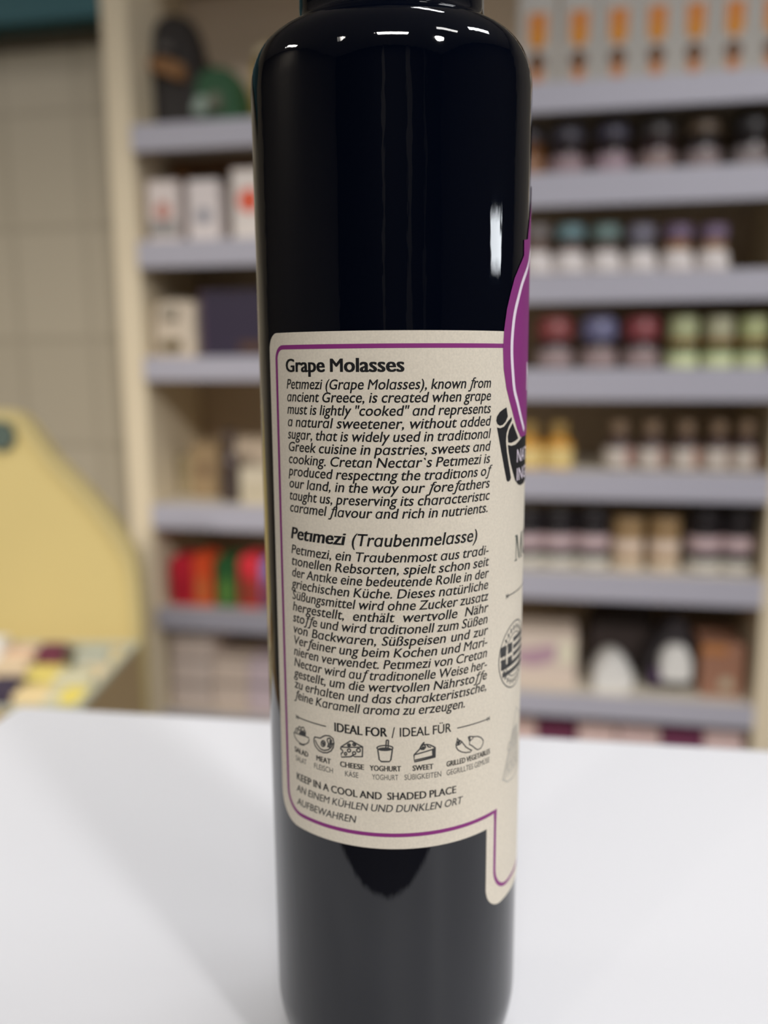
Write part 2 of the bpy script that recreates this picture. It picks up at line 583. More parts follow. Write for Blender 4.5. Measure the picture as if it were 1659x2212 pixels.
# ---- lettering
class Glyphs:
    def __init__(self):
        self.g, self.adv = {}, {}
        self.cap = None
    def _mesh(self, s, shear, off):
        cu = bpy.data.curves.new('glyph', 'FONT')
        cu.body = s
        cu.shear = shear
        cu.offset = 0.0 if 'M' in s else off
        cu.resolution_u = 3
        o = bpy.data.objects.new('glyph', cu)
        COL.objects.link(o)
        me = o.to_mesh()
        v = [(p.co.x, p.co.y) for p in me.vertices]
        f = [tuple(p.vertices) for p in me.polygons]
        o.to_mesh_clear()
        bpy.data.objects.remove(o)
        bpy.data.curves.remove(cu)
        return v, f
    def advance(self, c):
        if c not in self.adv:
            a = max(x for x, y in self._mesh(c + '|', 0, 0)[0])
            b = max(x for x, y in self._mesh('|', 0, 0)[0])
            self.adv[c] = a - b
        return self.adv[c] * (1.05 if c.islower() else 1.0)
    def get(self, c, shear, off):
        k = (c, shear, off)
        if k not in self.g:
            v, f = self._mesh(c, 0, off)
            if (c.islower() or c == 'ƒ') and c != 'ɑ':
                # a larger x-height: stretch below it, squeeze the ascenders
                xh, cap_ = XH0 * XS, CAP0
                v = [(a * 1.05, b * XS if b < XH0 else xh + (b - XH0) * (cap_ * 1.03 - xh) / (cap_ - XH0)) for a, b in v]
            self.g[k] = ([(a + shear * b, b) for a, b in v], f)
        return self.g[k]
G = Glyphs()
XS = 1.10
CAP = CAP0 = max(y for x, y in G._mesh('H', 0, 0)[0])
XH0 = max(y for x, y in G._mesh('x', 0, 0)[0])
XH = XH0 * XS
_al = G._mesh('ɑ', 0, 0)[0]
AL_S = XH * 1.03 / max(y for x, y in _al)
AL_ADV = (max(x for x, y in _al) + 0.09) * AL_S

def layout(s, italic):
    """characters of one word as (glyph, x, scale), and the word's width, in font units"""
    out, x, i = [], 0.0, 0
    while i < len(s):
        c = s[i]
        if italic and c == 'a':
            out.append(('ɑ', x, AL_S))
            x += AL_ADV
        elif italic and c == 'f':
            out.append(('ƒ', x - 0.04, 1.0))
            x += G.advance('f') + (0.13 if s[i + 1:i + 2] in ('f', 'l') else 0.10)
        elif c == 't' and i + 1 < len(s) and s[i + 1] == 'i':
            out.append(('t', x, 1.0))
            a = G.advance('t') + 0.05
            out.append(('ı', x + a, 1.0))
            out.append(('bar', x + a * 0.45, a * 0.55 + G.advance('i') * 0.62))
            x += a + G.advance('i')
            i += 1
        else:
            out.append((c, x, 1.0))
            x += G.advance(c)
        i += 1
    return out, x

def put_word(bm, lay, u, z, sx, sy, shear, off, smear, rot=0.0):
    for c, x, s in lay:
        if c == 'bar':
            th = 0.075
            v = [(0, XH - th), (s, XH - th), (s, XH), (0, XH)]
            v = [(a + shear * b, b) for a, b in v]
            f = [(0, 1, 2, 3)]
            s_ = 1.0
        else:
            v, f = G.get(c, shear, off)
            s_ = s
        for dx in smear:
            vs = []
            for a, b in v:
                px, pz = (x + a * s_ + dx) * sx, b * s_ * sy
                vs.append(bm.verts.new((u + px * math.cos(rot) - pz * math.sin(rot), z + px * math.sin(rot) + pz * math.cos(rot), 0)))
            for p in f:
                try:
                    bm.faces.new([vs[i] for i in p])
                except ValueError:
                    pass

REG = (0.0,)
BOLD = (-0.03, 0.0, 0.03)
SEMI = (-0.010, 0.010)
def text_line(bm, s, u0, u1, z, cap, italic=False, weight=SEMI, off=0.004, min_gap=0.24, natural=None):
    """words from u0 to u1 with the spare width shared between the words"""
    sy = cap / CAP
    sh_ = 0.2 if italic else 0.0
    words = s.split(' ')
    lays = [layout(wd, italic) for wd in words]
    tot = sum(l[1] for l in lays)
    gaps = max(len(words) - 1, 1)
    sx = (u1 - u0) / (tot + min_gap * (len(words) - 1))
    if natural:
        sx = min(sx, natural * sy)
    gap = ((u1 - u0) / sx - tot) / gaps if len(words) > 1 else 0
    x = 0.0
    for lay, wdt in lays:
        put_word(bm, lay, u0 + x * sx, z, sx, sy, sh_, off, weight)
        x += wdt + gap

UL, UR = -20.05, 17.8
t = bmesh.new()
def line_px(bm, s, xl, xr, xm, ym, cap, **kw):
    text_line(bm, s, uz(xl, ym)[0], uz(xr, ym)[0], uz(xm, ym)[1], cap, **kw)
line_px(t, 'Grape Molasses', 618, 874, 800, 803, 2.12, weight=BOLD, off=0.006)
printed('heading_text', t, M_ink, LABEL, 25.10)
t = bmesh.new()
ENG = ['Petimezi (Grape Molasses), known from', 'ancient Greece, is created when grape', 'must is lightly "cooked" and represents', 'a natural sweetener, without added', 'sugar, that is widely used in traditional', 'Greek cuisine in pastries, sweets and', 'cooking. Cretan Nectar`s Petimezi is', 'produced respecting the traditions of', 'our land, in the way our forefathers', 'taught us, preserving its characteristic', 'caramel flavour and rich in nutrients.']
for i, s in enumerate(ENG):
    text_line(t, s, UL - 0.1, UR - (0.3 if i == 10 else 0), -4.45 - 2.112 * i, 1.60, True, natural=1.04)
printed('english_text', t, M_ink, LABEL, 25.10)
t = bmesh.new()
zh = uz(810, 1180.5)[1]
text_line(t, 'Petimezi', uz(629, 1170)[0], uz(744.5, 1175)[0], zh, 2.05, True, weight=BOLD, off=0.006)
text_line(t, '(Traubenmelasse)', uz(757, 1178)[0], uz(1030, 1172)[0], zh, 2.05, True)
printed('heading_text', t, M_ink, LABEL, 25.10)
t = bmesh.new()
GER = ['Petimezi, ein Traubenmost aus tradi-', 'tionellen Rebsorten, spielt schon seit', 'der Antike eine bedeutende Rolle in der', 'griechischen Küche. Dieses natürliche', 'Süßungsmittel wird ohne Zucker zusatz', 'hergestellt, enthält wertvolle Nähr', 'stoffe und wird traditionell zum Süßen', 'von Backwaren, Süßspeisen und zur', 'Verfeiner ung beim Kochen und Mari-', 'nieren verwendet. Petimezi von Cretan', 'Nectar wird auf traditionelle Weise her-', 'gestellt, um die wertvollen Nährstoffe', 'zu erhalten und das charakteristische,', 'feine Karamell aroma zu erzeugen.']
for i, s in enumerate(GER):
    ur = UR if i < 13 else uz(1004, 1535)[0]
    text_line(t, s, UL + 0.0, ur, -33.0 - 2.07 * i, 1.60, True, natural=1.04)
printed('german_text', t, M_ink, LABEL, 25.10)

# IDEAL FOR row
t = bmesh.new()
zi = uz(844, 1591)[1]
text_line(t, 'IDEAL FOR', uz(722, 1583)[0], uz(836, 1590)[0], zi, 1.62, weight=BOLD, off=0.004)
text_line(t, '/', uz(846, 1590)[0], uz(853, 1590)[0], zi - 0.2, 1.9)
text_line(t, 'IDEAL FÜR', uz(862, 1590)[0], uz(974, 1583)[0], zi, 1.62)
zb, zl = uz(832, 1665.5)[1], uz(832, 1684.5)[1]
for s, x0, x1 in (('SALAD', 638.4, 667.4), ('MEAT', 683.9, 715.2), ('CHEESE', 734.8, 786.5), ('YOGHURT', 799, 866), ('SWEET', 891, 935.6), ('GRILLED VEGETABLES', 963.8, 1057)):
    ym = 1663 - 0.0
    text_line(t, s, uz(x0, 1650)[0], uz(x1, 1650)[0], zb, 0.98, weight=(-0.035, 0, 0.035))
printed('serving_text', t, M_ink, LABEL, 25.10)
t = bmesh.new()
for s, x0, x1 in (('SALAT', 640.7, 663.5), ('FLEISCH', 679, 720.7), ('KÄSE', 745, 774.8), ('YOGHURT', 803.8, 860.4), ('SÜßIGKEITEN', 873, 953.6), ('GEGRILLTES GEMÜSE', 963.8, 1056)):
    text_line(t, s, uz(x0, 1668)[0], uz(x1, 1668)[0], zl, 1.0, weight=REG, off=0.0)
printed('serving_text', t, M_inkg, LABEL, 25.10)
t = bmesh.new()
text_line(t, 'KEEP IN A COOL AND  SHADED PLACE', uz(642, 1690)[0], uz(985, 1715)[0], uz(836, 1727)[1], 1.36, weight=(-0.025, 0.025), off=0.004)
printed('storage_text', t, M_ink, LABEL, 25.10)
t = bmesh.new()
text_line(t, 'AN EINEM KÜHLEN UND DUNKLEN ORT', uz(642, 1715)[0], uz(997, 1740)[0], uz(822, 1753)[1], 1.36, True, weight=SEMI)
text_line(t, 'AUFBEWAHREN', uz(643, 1740)[0], uz(769, 1770)[0], uz(732, 1770)[1], 1.36, True, weight=SEMI)
printed('storage_text', t, M_inkg, LABEL, 25.10)

def pa(pts):
    return [uz(600 + x / 6.381, 1540 + y / 6.381) for x, y in pts]
def pb_(pts):
    return [uz(840 + x / 6.381, 1540 + y / 6.381) for x, y in pts]
def ring(cx, cy, rx, ry, f, n=16, a0=0, a1=360):
    return f([(cx + rx * math.cos(math.radians(a0 + (a1 - a0) * i / n)), cy + ry * math.sin(math.radians(a0 + (a1 - a0) * i / n))) for i in range(n + 1)])

def icon(strokes, fills=(), wd=0.2, material=None):
    bm = bmesh.new()
    for s in strokes:
        stroke(bm, s, wd)
    for s in fills:
        fill(bm, s)
    return printed('food_icon', bm, material or M_inkg, LABEL, 25.10)
# rules with arrow ends beside IDEAL FOR
bm = bmesh.new()
for a, b in (((640.3, 1548), (705, 1568)), ((987, 1570.4), (1057, 1553))):
    p, q = uz(*a), uz(*b)
    zz = (p[1] + q[1]) / 2
    stroke(bm, [(p[0] + (q[0] - p[0]) * i / 12, zz) for i in range(13)], 0.2)
    e = p if a[0] < 800 else q
    sg = 1 if a[0] < 800 else -1
    for k in (0, 0.5):
        stroke(bm, [(e[0] + sg * k, zz + 0.35), (e[0] + sg * (k + .35), zz), (e[0] + sg * k, zz - 0.35)], 0.16)
printed('rule_line', bm, M_inkg, LABEL, 25.10)
icon([pa([(228, 262), (235, 310), (260, 360), (300, 405), (350, 432), (400, 425), (430, 400), (438, 360)]), pa([(228, 262), (290, 290), (350, 310), (390, 320), (438, 345)]), pa([(300, 420), (340, 440), (375, 442)]),
      pa([(245, 260), (262, 205), (285, 215), (300, 185), (330, 200), (360, 195), (375, 235), (388, 260), (386, 310)]), pa([(270, 270), (285, 225), (310, 240), (330, 215), (345, 250)]), pa([(300, 290), (320, 250), (345, 270), (365, 240), (375, 300)])],
     [pa([(300, 285), (330, 240), (360, 250), (384, 268), (385, 312), (345, 306)])])
icon([pa([(503, 360), (515, 330), (545, 335), (590, 345), (630, 320), (665, 308), (720, 315), (765, 350), (778, 410), (770, 470), (740, 520), (690, 545), (630, 545), (570, 515), (525, 460), (505, 400), (503, 360)]),
      pa([(520, 370), (545, 430), (590, 490), (640, 515), (700, 505), (745, 465), (762, 410)]), pa([(690, 350), (720, 345), (745, 375), (740, 420), (715, 470), (695, 470), (705, 420), (685, 380), (690, 350)]),
      ring(630, 420, 28, 40, pa, 14), ring(632, 420, 10, 18, pa, 8)],
     [pa([(718, 360), (738, 380), (735, 420), (715, 455), (715, 410)])], 0.24)
icon([pa([(875, 465), (1000, 385), (1025, 385), (1172, 465), (1168, 600), (1060, 600), (1040, 580), (1010, 600), (880, 605), (878, 555), (900, 540), (895, 510), (872, 495), (875, 465)]), pa([(872, 468), (1172, 468)]),
      ring(985, 440, 20, 15, pa), ring(1058, 432, 22, 17, pa), ring(985, 515, 22, 22, pa), ring(1115, 512, 26, 24, pa), ring(938, 560, 16, 18, pa), ring(1055, 552, 22, 20, pa)],
     [ring(985, 440, 12, 10, pa, 10), ring(1062, 432, 12, 11, pa, 10)], 0.24)
icon([ring(1478, 480, 110, 34, pa, 20), pa([(1380, 505), (1400, 640), (1430, 668), (1540, 668), (1560, 640), (1580, 500)]), pa([(1490, 490), (1497, 372)]), pa([(1520, 490), (1527, 372)]), pa([(1497, 372), (1527, 372)])],
     [ring(1475, 492, 90, 20, pa, 16)], 0.24)
icon([pb_([(345, 575), (600, 500), (632, 470), (635, 600), (350, 672), (345, 575)]), pb_([(345, 575), (420, 500), (440, 465), (470, 440), (520, 430), (570, 440), (632, 470)]), pb_([(600, 505), (605, 605)]), pb_([(350, 650), (630, 580)]),
      pb_([(430, 480), (450, 440), (470, 415), (490, 435), (505, 470), (480, 500), (445, 500), (430, 480)]), pb_([(470, 415), (490, 400)]), pb_([(520, 430), (540, 465), (580, 470)])],
     [pb_([(440, 480), (470, 455), (505, 470), (480, 502), (450, 500)]), pb_([(602, 500), (634, 470), (636, 600), (606, 606)])], 0.24)
icon([pb_([(922, 420), (925, 470), (950, 510), (1000, 535), (1060, 545), (1120, 535), (1138, 515), (1110, 500), (1060, 470), (1020, 420), (1000, 390)]), pb_([(922, 440), (935, 390), (945, 340), (955, 370), (985, 380), (1000, 395), (975, 430), (940, 445), (922, 440)]),
      pb_([(1090, 330), (1110, 320), (1160, 325), (1220, 320), (1270, 340), (1297, 380), (1290, 430), (1260, 485), (1220, 505), (1190, 490), (1150, 455), (1105, 430), (1110, 390), (1095, 350), (1090, 330)]), pb_([(1110, 330), (1120, 380), (1150, 350), (1160, 325)])],
     [pb_([(935, 400), (960, 375), (985, 385), (965, 430), (940, 440)]), pb_([(1090, 325), (1110, 335), (1105, 360)])], 0.2)

# ribbon scroll with its white lettering
def pr(pts):
    return [uz(1020 + x / 5.53, 840 + y / 5.53) for x, y in pts]
bm = bmesh.new()
fill(bm, pr([(405, 220), (420, 330), (395, 390), (360, 430), (325, 440), (295, 420), (282, 380), (290, 330), (325, 275), (370, 240)]))
fill(bm, pr([(290, 460), (330, 470), (375, 450), (425, 380), (465, 335), (468, 375), (430, 450), (405, 530), (398, 630), (410, 760), (435, 920), (458, 1060), (445, 1095), (420, 1110), (405, 1090), (380, 960), (340, 740)]))
fill(bm, pr([(478, 405), (505, 480), (535, 560), (545, 590), (510, 620), (460, 645), (425, 640), (418, 570), (435, 490)]))
mid = pr([(420, 670), (460, 680), (510, 665), (560, 610), (610, 530), (650, 480)])
low = pr([(420, 670), (430, 760), (450, 880), (475, 980), (505, 1090), (540, 1140), (565, 1150), (600, 1130), (635, 1060)])
m1, m2_ = mid[-1], low[-1]
fill(bm, mid + [(UC, m1[1]), (UC + (UC - m1[0]), m1[1]), (2 * UC - low[-1][0], low[-1][1])] + list(reversed(low)))
printed('ribbon_scroll', bm, M_ink, LABEL, 25.105, 0.6)
bm = bmesh.new()
z1, z2 = uz(1118, 993)[1], uz(1117, 1028)[1]
text_line(bm, 'NATURAL', uz(1114.5, 985)[0], uz(1114.5, 985)[0] + 15.5, z1 - 0.4, 2.3, weight=REG)
text_line(bm, 'INGREDIENTS', uz(1114, 1020)[0], uz(1114, 1020)[0] + 24, z2 - 0.8, 2.2, weight=REG)
printed('ribbon_text', bm, M_wink, LABEL, 25.12, 0.6)
bm = bmesh.new()
text_line(bm, 'CRETAN', uz(1140.2, 720)[0], 50.5, uz(1140, 748)[1], 5.2, weight=BOLD)
text_line(bm, 'NECTAR', uz(1135.5, 800)[0], 51.5, uz(1136, 842)[1], 5.0, weight=BOLD)
printed('badge_text', bm, M_wink, LABEL, 25.15, 0.6)

# serif M and the rest of the product name round the side
bm = bmesh.new()
zA, zBm = uz(1112, 1212)[1], uz(1112, 1157)[1]
ua = uz(1110.5, 1185)[0]
hM = zBm - zA
def q(pts):
    fill(bm, [(ua + x * hM, zA + y * hM) for x, y in pts])
q([(0.02, 0), (0.30, 0), (0.30, .05), (0.02, .05)])
q([(0.13, .03), (0.19, .03), (0.19, .95), (0.13, .95)])
q([(0.03, .95), (0.26, .95), (0.26, 1), (0.03, 1)])
q([(0.13, .99), (0.30, .99), (0.58, .02), (0.50, .02)])
q([(0.50, .02), (0.56, .02), (0.88, .99), (0.82, .99)])
q([(0.80, .03), (0.95, .03), (0.95, .98), (0.80, .98)])
q([(0.72, 0), (1.02, 0), (1.02, .05), (0.72, .05)])
q([(0.80, .95), (1.04, .95), (1.04, 1), (0.80, 1)])
text_line(bm, 'OLASSES', ua + 1.1 * hM, ua + 5.2 * hM, zA, hM, weight=REG)
printed('product_name', bm, M_inkgreen, LABEL, 25.10, 0.6)
bm = bmesh.new()
e0 = uz(1092, 1289)
stroke(bm, [(e0[0] + i * 0.8, e0[1]) for i in range(24)], 0.2)
for k in (0, .6):
    stroke(bm, [(e0[0] + k, e0[1] + .4), (e0[0] + k + .4, e0[1]), (e0[0] + k, e0[1] - .4)], 0.18)
# round seal with a striped flag
ul, cz_ = uz(1076.5, 1432)
rs = 6.3
cu_ = ul + rs
for rr, wd in ((1.0, .22), (0.82, .5), (0.66, .18)):
    stroke(bm, [(cu_ + rs * rr * math.cos(2 * math.pi * i / 48), cz_ + rs * rr * math.sin(2 * math.pi * i / 48)) for i in range(48)], wd if rr != 0.82 else 0.12, True)
for i in range(26):
    a = 2 * math.pi * i / 26
    stroke(bm, [(cu_ + rs * r_ * math.cos(a), cz_ + rs * r_ * math.sin(a)) for r_ in (.74, .9)], 0.35)
hb = rs * 0.13
for k in range(5):
    zz = cz_ - rs * 0.52 + k * hb * 1.75
    x0 = 0.30 if k >= 2 else -0.88
    if k < 2:
        x0 = -0.80
    else:
        x0 = -0.12
    fill(bm, [(cu_ + rs * x0, zz), (cu_ + rs * 0.85, zz), (cu_ + rs * 0.85, zz + hb), (cu_ + rs * x0, zz + hb)])
for (x0, x1, y0, y1) in ((-.92, -.60, .12, .42), (-.50, -.20, .12, .42), (-.88, -.60, -.28, .02), (-.50, -.20, -.28, .02)):
    fill(bm, [(cu_ + rs * x0, cz_ + rs * y0), (cu_ + rs * x1, cz_ + rs * y0), (cu_ + rs * x1, cz_ + rs * y1), (cu_ + rs * x0, cz_ + rs * y1)])
printed('printed_seal', bm, M_inkg, LABEL, 25.10, 0.6)
# faint drawing of a grape cluster low on the front panel
bm = bmesh.new()
ug, zg = uz(1083, 1690)
stroke(bm, [(ug + 0.2, zg + .5), (ug + 2.2, zg - .8), (ug + 5, zg - 1.2), (ug + 9, zg - .5), (ug + 12, zg + 4), (ug + 10, zg + 10), (ug + 6.5, zg + 12.5), (ug + 3.2, zg + 6.5), (ug + 0.2, zg + .5)], 0.35)
for i in range(7):
    stroke(bm, [(ug + 1 + i * 1.2, zg + .2), (ug + 2.4 + i * .9, zg + 4.2), (ug + 4.8 + i * .45, zg + 9)], 0.45)
for i in range(6):
    stroke(bm, [(ug + 3 + (i % 3) * 2.2 + 0.9 * math.cos(a * .6), zg + 2 + (i // 3) * 4 + 0.9 * math.sin(a * .6)) for a in range(11)], 0.3)
printed('grape_drawing', bm, M_faint, LABEL, 25.10, 0.6)

# ------------------------------------------------------------------ shelving
def rails(lst, xr):
    return [(sw(xr, a)[1], sw(xr, b)[1]) for a, b in lst]
RIGHT_R = rails([(168, 232), (367, 439), (588, 651), (797, 865), (1022, 1081), (1245, 1301), (1511, 1557)], 1400)
LEFT_R = rails([(264, 322), (519, 576), (772, 822), (1092, 1143), (1316, 1360), (1541, 1585)], 430)
RIGHT_R.append((RIGHT_R[-1][0] - 0.16, RIGHT_R[-1][0] - 0.20))
S_L0 = sw(245, 500)[0]
S_L1 = sw(297, 500)[0]
S_MID = sw(860, 780)[0]
S_R0 = sw(1650, 1250)[0]
S_R1 = S_R0 + 0.036
TOPZ = 0.86
def unit(label, s0, s1, rl, w0, w1):
    """one bay: s0..s1 outer, side panels w0 and w1 wide"""
    o = thing('shelving_unit', label, 'shelf', sp(s0, 0, FLOOR_Z), -SH_A, 'shelving bays')
    W = s1 - s0
    h = TOPZ - FLOOR_Z
    if w0:
        link('side_panel', box(0, w0, 0, BACK - 0.004, 0, h, 0.0015), M_panel, o)
    if w1:
        link('side_panel', box(W - w1, W, 0, BACK - 0.004, 0, h, 0.0015), M_panel, o)
    link('back_panel', box(w0, W - w1, BACK - 0.022, BACK - 0.006, 0, h), M_backp, o)
    for zt, zb_ in rl:
        b = link('shelf_board', box(w0 + .0005, W - w1 - .0005, 0.002, BACK - 0.0225, zt - FLOOR_Z - 0.022, zt - FLOOR_Z), M_board, o)
        r = box(w0 + .0005, W - w1 - .0005, -0.006, 0.0015, zb_ - FLOOR_Z, zt - FLOOR_Z + 0.001, 0.001)
        link('price_rail', r, M_rail, b)
    link('top_board', box(w0, W - w1, 0, BACK - 0.0225, h - 0.03, h), M_panel, o)
    return o
extra_top_r = (0.74, 0.70)
unit('pale wood shelving bay left of the bottle, beside the tiled wall', S_L0, S_MID - 0.018, LEFT_R, S_L1 - S_L0, 0.0)
unit('shelving bay right of the bottle, filled with jars and cartons', S_MID - 0.018, S_R1, RIGHT_R, 0.036, 0.036)

# ------------------------------------------------------------------ goods
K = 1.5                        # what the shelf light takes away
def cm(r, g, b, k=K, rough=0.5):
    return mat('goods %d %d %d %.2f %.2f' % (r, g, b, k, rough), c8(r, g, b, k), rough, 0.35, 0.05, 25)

def spot(xc, ytop, wpx, zbase, off):
    s, zt = sw(xc, ytop, off)
    s0 = sw(xc - wpx / 2, ytop, off)[0]
    s1 = sw(xc + wpx / 2, ytop, off)[0]
    return (s0 + s1) / 2, s1 - s0, zt - zbase

def carton(name, label, cat, group, xc, ytop, wpx, zb, color, prints=(), off=0.02, depth=0.07, k=K, bev=0.0015, rough=0.5):
    s, wd, h = spot(xc, ytop, wpx, zb, off)
    o = thing(name, label, cat, sp(s, off, zb), -SH_A, group)
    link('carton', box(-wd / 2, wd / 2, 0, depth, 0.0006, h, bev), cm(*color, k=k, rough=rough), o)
    for i, (kind, a, colr, nm) in enumerate(prints):
        y = -0.0006
        if kind == 'rect':
            x0, x1, z0, z1 = a
            pm = box(x0 * wd, x1 * wd, y, -0.0001, z0 * h, z1 * h)
        elif kind == 'disc':
            cx, cz, r = a
            pm = prism([(cx * wd + r * wd * math.cos(t_ * .3142), cz * h + r * wd * math.sin(t_ * .3142)) for t_ in range(20)], y - 0.0003, -0.0001)
        else:
            pm = prism([(x * wd, z * h) for x, z in a], y, -0.0001)
        link(nm, pm, cm(*colr, k=k), o)
    return o

def jar(name, label, cat, group, xc, ytop, wpx, zb, body, lid, paper, off=0.015, lid_h=0.26, band=(0.08, 0.42), lid_r=0.92, top_r=None, k=K, clear=None):
    s, wd, h = spot(xc, ytop, wpx, zb, off)
    r = wd / 2
    o = thing(name, label, cat, sp(s, off + r, zb), -SH_A, group)
    tr = top_r if top_r else 0.86
    z1 = h * (1 - lid_h)
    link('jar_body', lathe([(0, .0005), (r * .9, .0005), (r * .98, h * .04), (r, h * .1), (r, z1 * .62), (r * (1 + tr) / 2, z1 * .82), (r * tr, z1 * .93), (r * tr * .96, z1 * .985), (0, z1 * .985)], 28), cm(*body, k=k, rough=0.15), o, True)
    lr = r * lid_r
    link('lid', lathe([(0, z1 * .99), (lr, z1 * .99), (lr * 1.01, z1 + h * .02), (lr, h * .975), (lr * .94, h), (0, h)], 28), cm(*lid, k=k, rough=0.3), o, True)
    if paper:
        link('paper_label', lathe([(r * 1.004, h * band[0]), (r * 1.008, h * band[0]), (r * 1.008, h * band[1]), (r * 1.004, h * band[1])], 28), cm(*paper, k=k), o, True)
    return o

def pouch(name, label, cat, group, pts, xref, off, depth, zb, color, part='bag_body', extra=(), k=K):
    """outline in photo pixels, puffed along its depth"""
    q_ = [sw(x, y, off) for x, y in pts]
    cx = sum(p[0] for p in q_) / len(q_)
    zmin = min(p[1] for p in q_)
    dz = zb - zmin + 0.001
    loc = [(p[0] - cx, p[1] - zmin) for p in q_]
    o = thing(name, label, cat, sp(cx, off, zb), -SH_A, group)
    def puff(l, y0, y1, mt, nm):
        k_ = len(l)
        sm_ = []
        for i in range(k_):                      # round the outline off between its points
            p0, p1, p2, p3 = l[i - 1], l[i], l[(i + 1) % k_], l[(i + 2) % k_]
            for t_ in (0.0, 0.25, 0.5, 0.75):
                sm_.append(tuple(0.5 * (2 * p1[j] + (p2[j] - p0[j]) * t_ + (2 * p0[j] - 5 * p1[j] + 4 * p2[j] - p3[j]) * t_ * t_ + (3 * p1[j] - p0[j] - 3 * p2[j] + p3[j]) * t_ ** 3) for j in (0, 1)))
        bx = (min(p[0] for p in l), max(p[0] for p in l), min(p[1] for p in l), max(p[1] for p in l))
        l = [(min(max(x, bx[0]), bx[1]), min(max(z, bx[2]), bx[3])) for x, z in sm_]
        mx, mz = sum(p[0] for p in l) / len(l), sum(p[1] for p in l) / len(l)
        bm = bmesh.new()
        rings = []
        for t_ in range(7):
            f = t_ / 6
            sc_ = 0.86 + 0.14 * math.sin(math.pi * f) ** 0.6
            rings.append([bm.verts.new((mx + (x - mx) * sc_, y0 + (y1 - y0) * f, max(0.0008, mz + (z - mz) * sc_) if z > 0.004 else 0.0008)) for x, z in l])
        n = len(l)
        for a, b in zip(rings, rings[1:]):
            for i in range(n):
                bm.faces.new((a[i], a[(i + 1) % n], b[(i + 1) % n], b[i]))
        bm.faces.new(rings[0])
        bm.faces.new(list(reversed(rings[-1])))
        bmesh.ops.recalc_face_normals(bm, faces=list(bm.faces))
        link(nm, bm, mt, o, True)
    puff(loc, 0, depth, cm(*color, k=k), part)
    for pts2, c2, nm, y0, y1 in extra:
        l2 = [(sw(x, y, off)[0] - cx, sw(x, y, off)[1] - zmin) for x, y in pts2]
        puff(l2, y0, y1, cm(*c2, k=k), nm)
    return o

ORD = ['first', 'second', 'third', 'fourth', 'fifth', 'sixth', 'seventh']
# --- right bay, top row: white cartons with an orange bottle printed on each
zb0 = RIGHT_R[0][0]
for i, xc in enumerate((1165, 1256, 1342, 1427, 1511, 1597, 1682)):
    nth = ORD[i] if i < 6 else 'seventh'
    lab = ('white carton printed with an orange bottle, next to the black bottle neck' if i == 0 else
           'white carton with an orange bottle, cut by the right edge on the highest shelf' if i == 6 else
           'white carton printed with an orange bottle, %s along the highest shelf' % nth)
    carton('bottle_carton', lab, 'box', 'orange-bottle cartons on the highest right shelf', xc, -70 - (xc - 1165) * 0.07, 84, zb0, (164, 160, 153),
           [('rect', (-.25, .25, .46, .63), (186, 112, 36), 'bottle_print'), ('disc', (0, .42, .25), (190, 122, 24), 'bottle_print'),
            ('disc', (0, .225, .24), (92, 58, 26), 'bottle_print'), ('disc', (0, .12, .19), (178, 112, 58), 'bottle_print')], k=1.15, depth=0.06)

# --- right bay, second row: dark preserve jars
zb1 = RIGHT_R[1][0]
rows = [(1138, (92, 58, 30), (62, 58, 62), (120, 88, 66), 'amber jar half hidden by the bottle, on the dark jar shelf'),
        (1227, (36, 27, 28), (72, 70, 80), (122, 104, 108), 'dark jar with grey lid and pinkish label, leftmost whole one on its shelf'),
        (1326, (36, 27, 28), (74, 72, 86), (130, 112, 120), 'dark jar with violet-grey lid, under the third orange-bottle carton'),
        (1425, (44, 32, 32), (70, 66, 66), (118, 102, 100), 'dark jar with dull grey lid, middle of its shelf'),
        (1527, (32, 26, 26), (98, 84, 70), (112, 100, 100), 'dark jar with tan lid on the dark jar shelf'),
        (1634, (30, 25, 25), (60, 58, 60), (112, 104, 104), 'dark jar with grey lid at the right end of its shelf')]
for i, (xc, b, l, p, lab) in enumerate(rows):
    jar('preserve_jar', lab, 'jar', 'dark preserve jars on the second right shelf', xc, 262 - (xc - 1227) * 0.06, 86, zb1, b, l, p, band=(0.06, 0.40), lid_h=0.30, off=0.03)

# --- third row: small jars with pastel lids
zb2 = RIGHT_R[2][0]
rows = [(1158, (92, 74, 66), (112, 106, 104), 'white-labelled bell jar with grey lid, half hidden by the bottle'),
        (1233, (70, 52, 46), (100, 128, 134), 'white-labelled bell jar with blue-teal lid'),
        (1311, (74, 62, 56), (104, 126, 124), 'white-labelled bell jar with grey-green teal lid'),
        (1389, (86, 82, 84), (112, 110, 124), 'white-labelled bell jar with grey-lilac lid'),
        (1470, (120, 86, 54), (108, 92, 116), 'orange bell jar with purple lid, left of its twin'),
        (1549, (124, 96, 70), (110, 94, 118), 'orange bell jar with purple lid at the right end of its row')]
for xc, b, l, lab in rows:
    s, wd, h = spot(xc, 483, 78, zb2, 0.02)
    r = wd / 2
    o = thing('bell_jar', lab, 'jar', sp(s, 0.02 + r, zb2), -SH_A, 'pastel-lidded jars on the third right shelf')
    link('jar_body', lathe([(0, .0006), (r * .95, .0006), (r, h * .05), (r * .97, h * .25), (r * .80, h * .48), (r * .66, h * .66), (r * .62, h * .72), (0, h * .72)], 28), cm(*b, rough=0.2), o, True)
    link('lid', lathe([(0, h * .725), (r * .80, h * .725), (r * .82, h * .74), (r * .82, h * .97), (r * .76, h), (0, h)], 28), cm(*l, rough=0.35), o, True)
    link('paper_label', lathe([(r * 1.005, h * .07), (r * 1.01, h * .07), (r * .98, h * .25), (r * .81, h * .48), (r * .80, h * .48)], 28), cm(176, 170, 168), o, True)

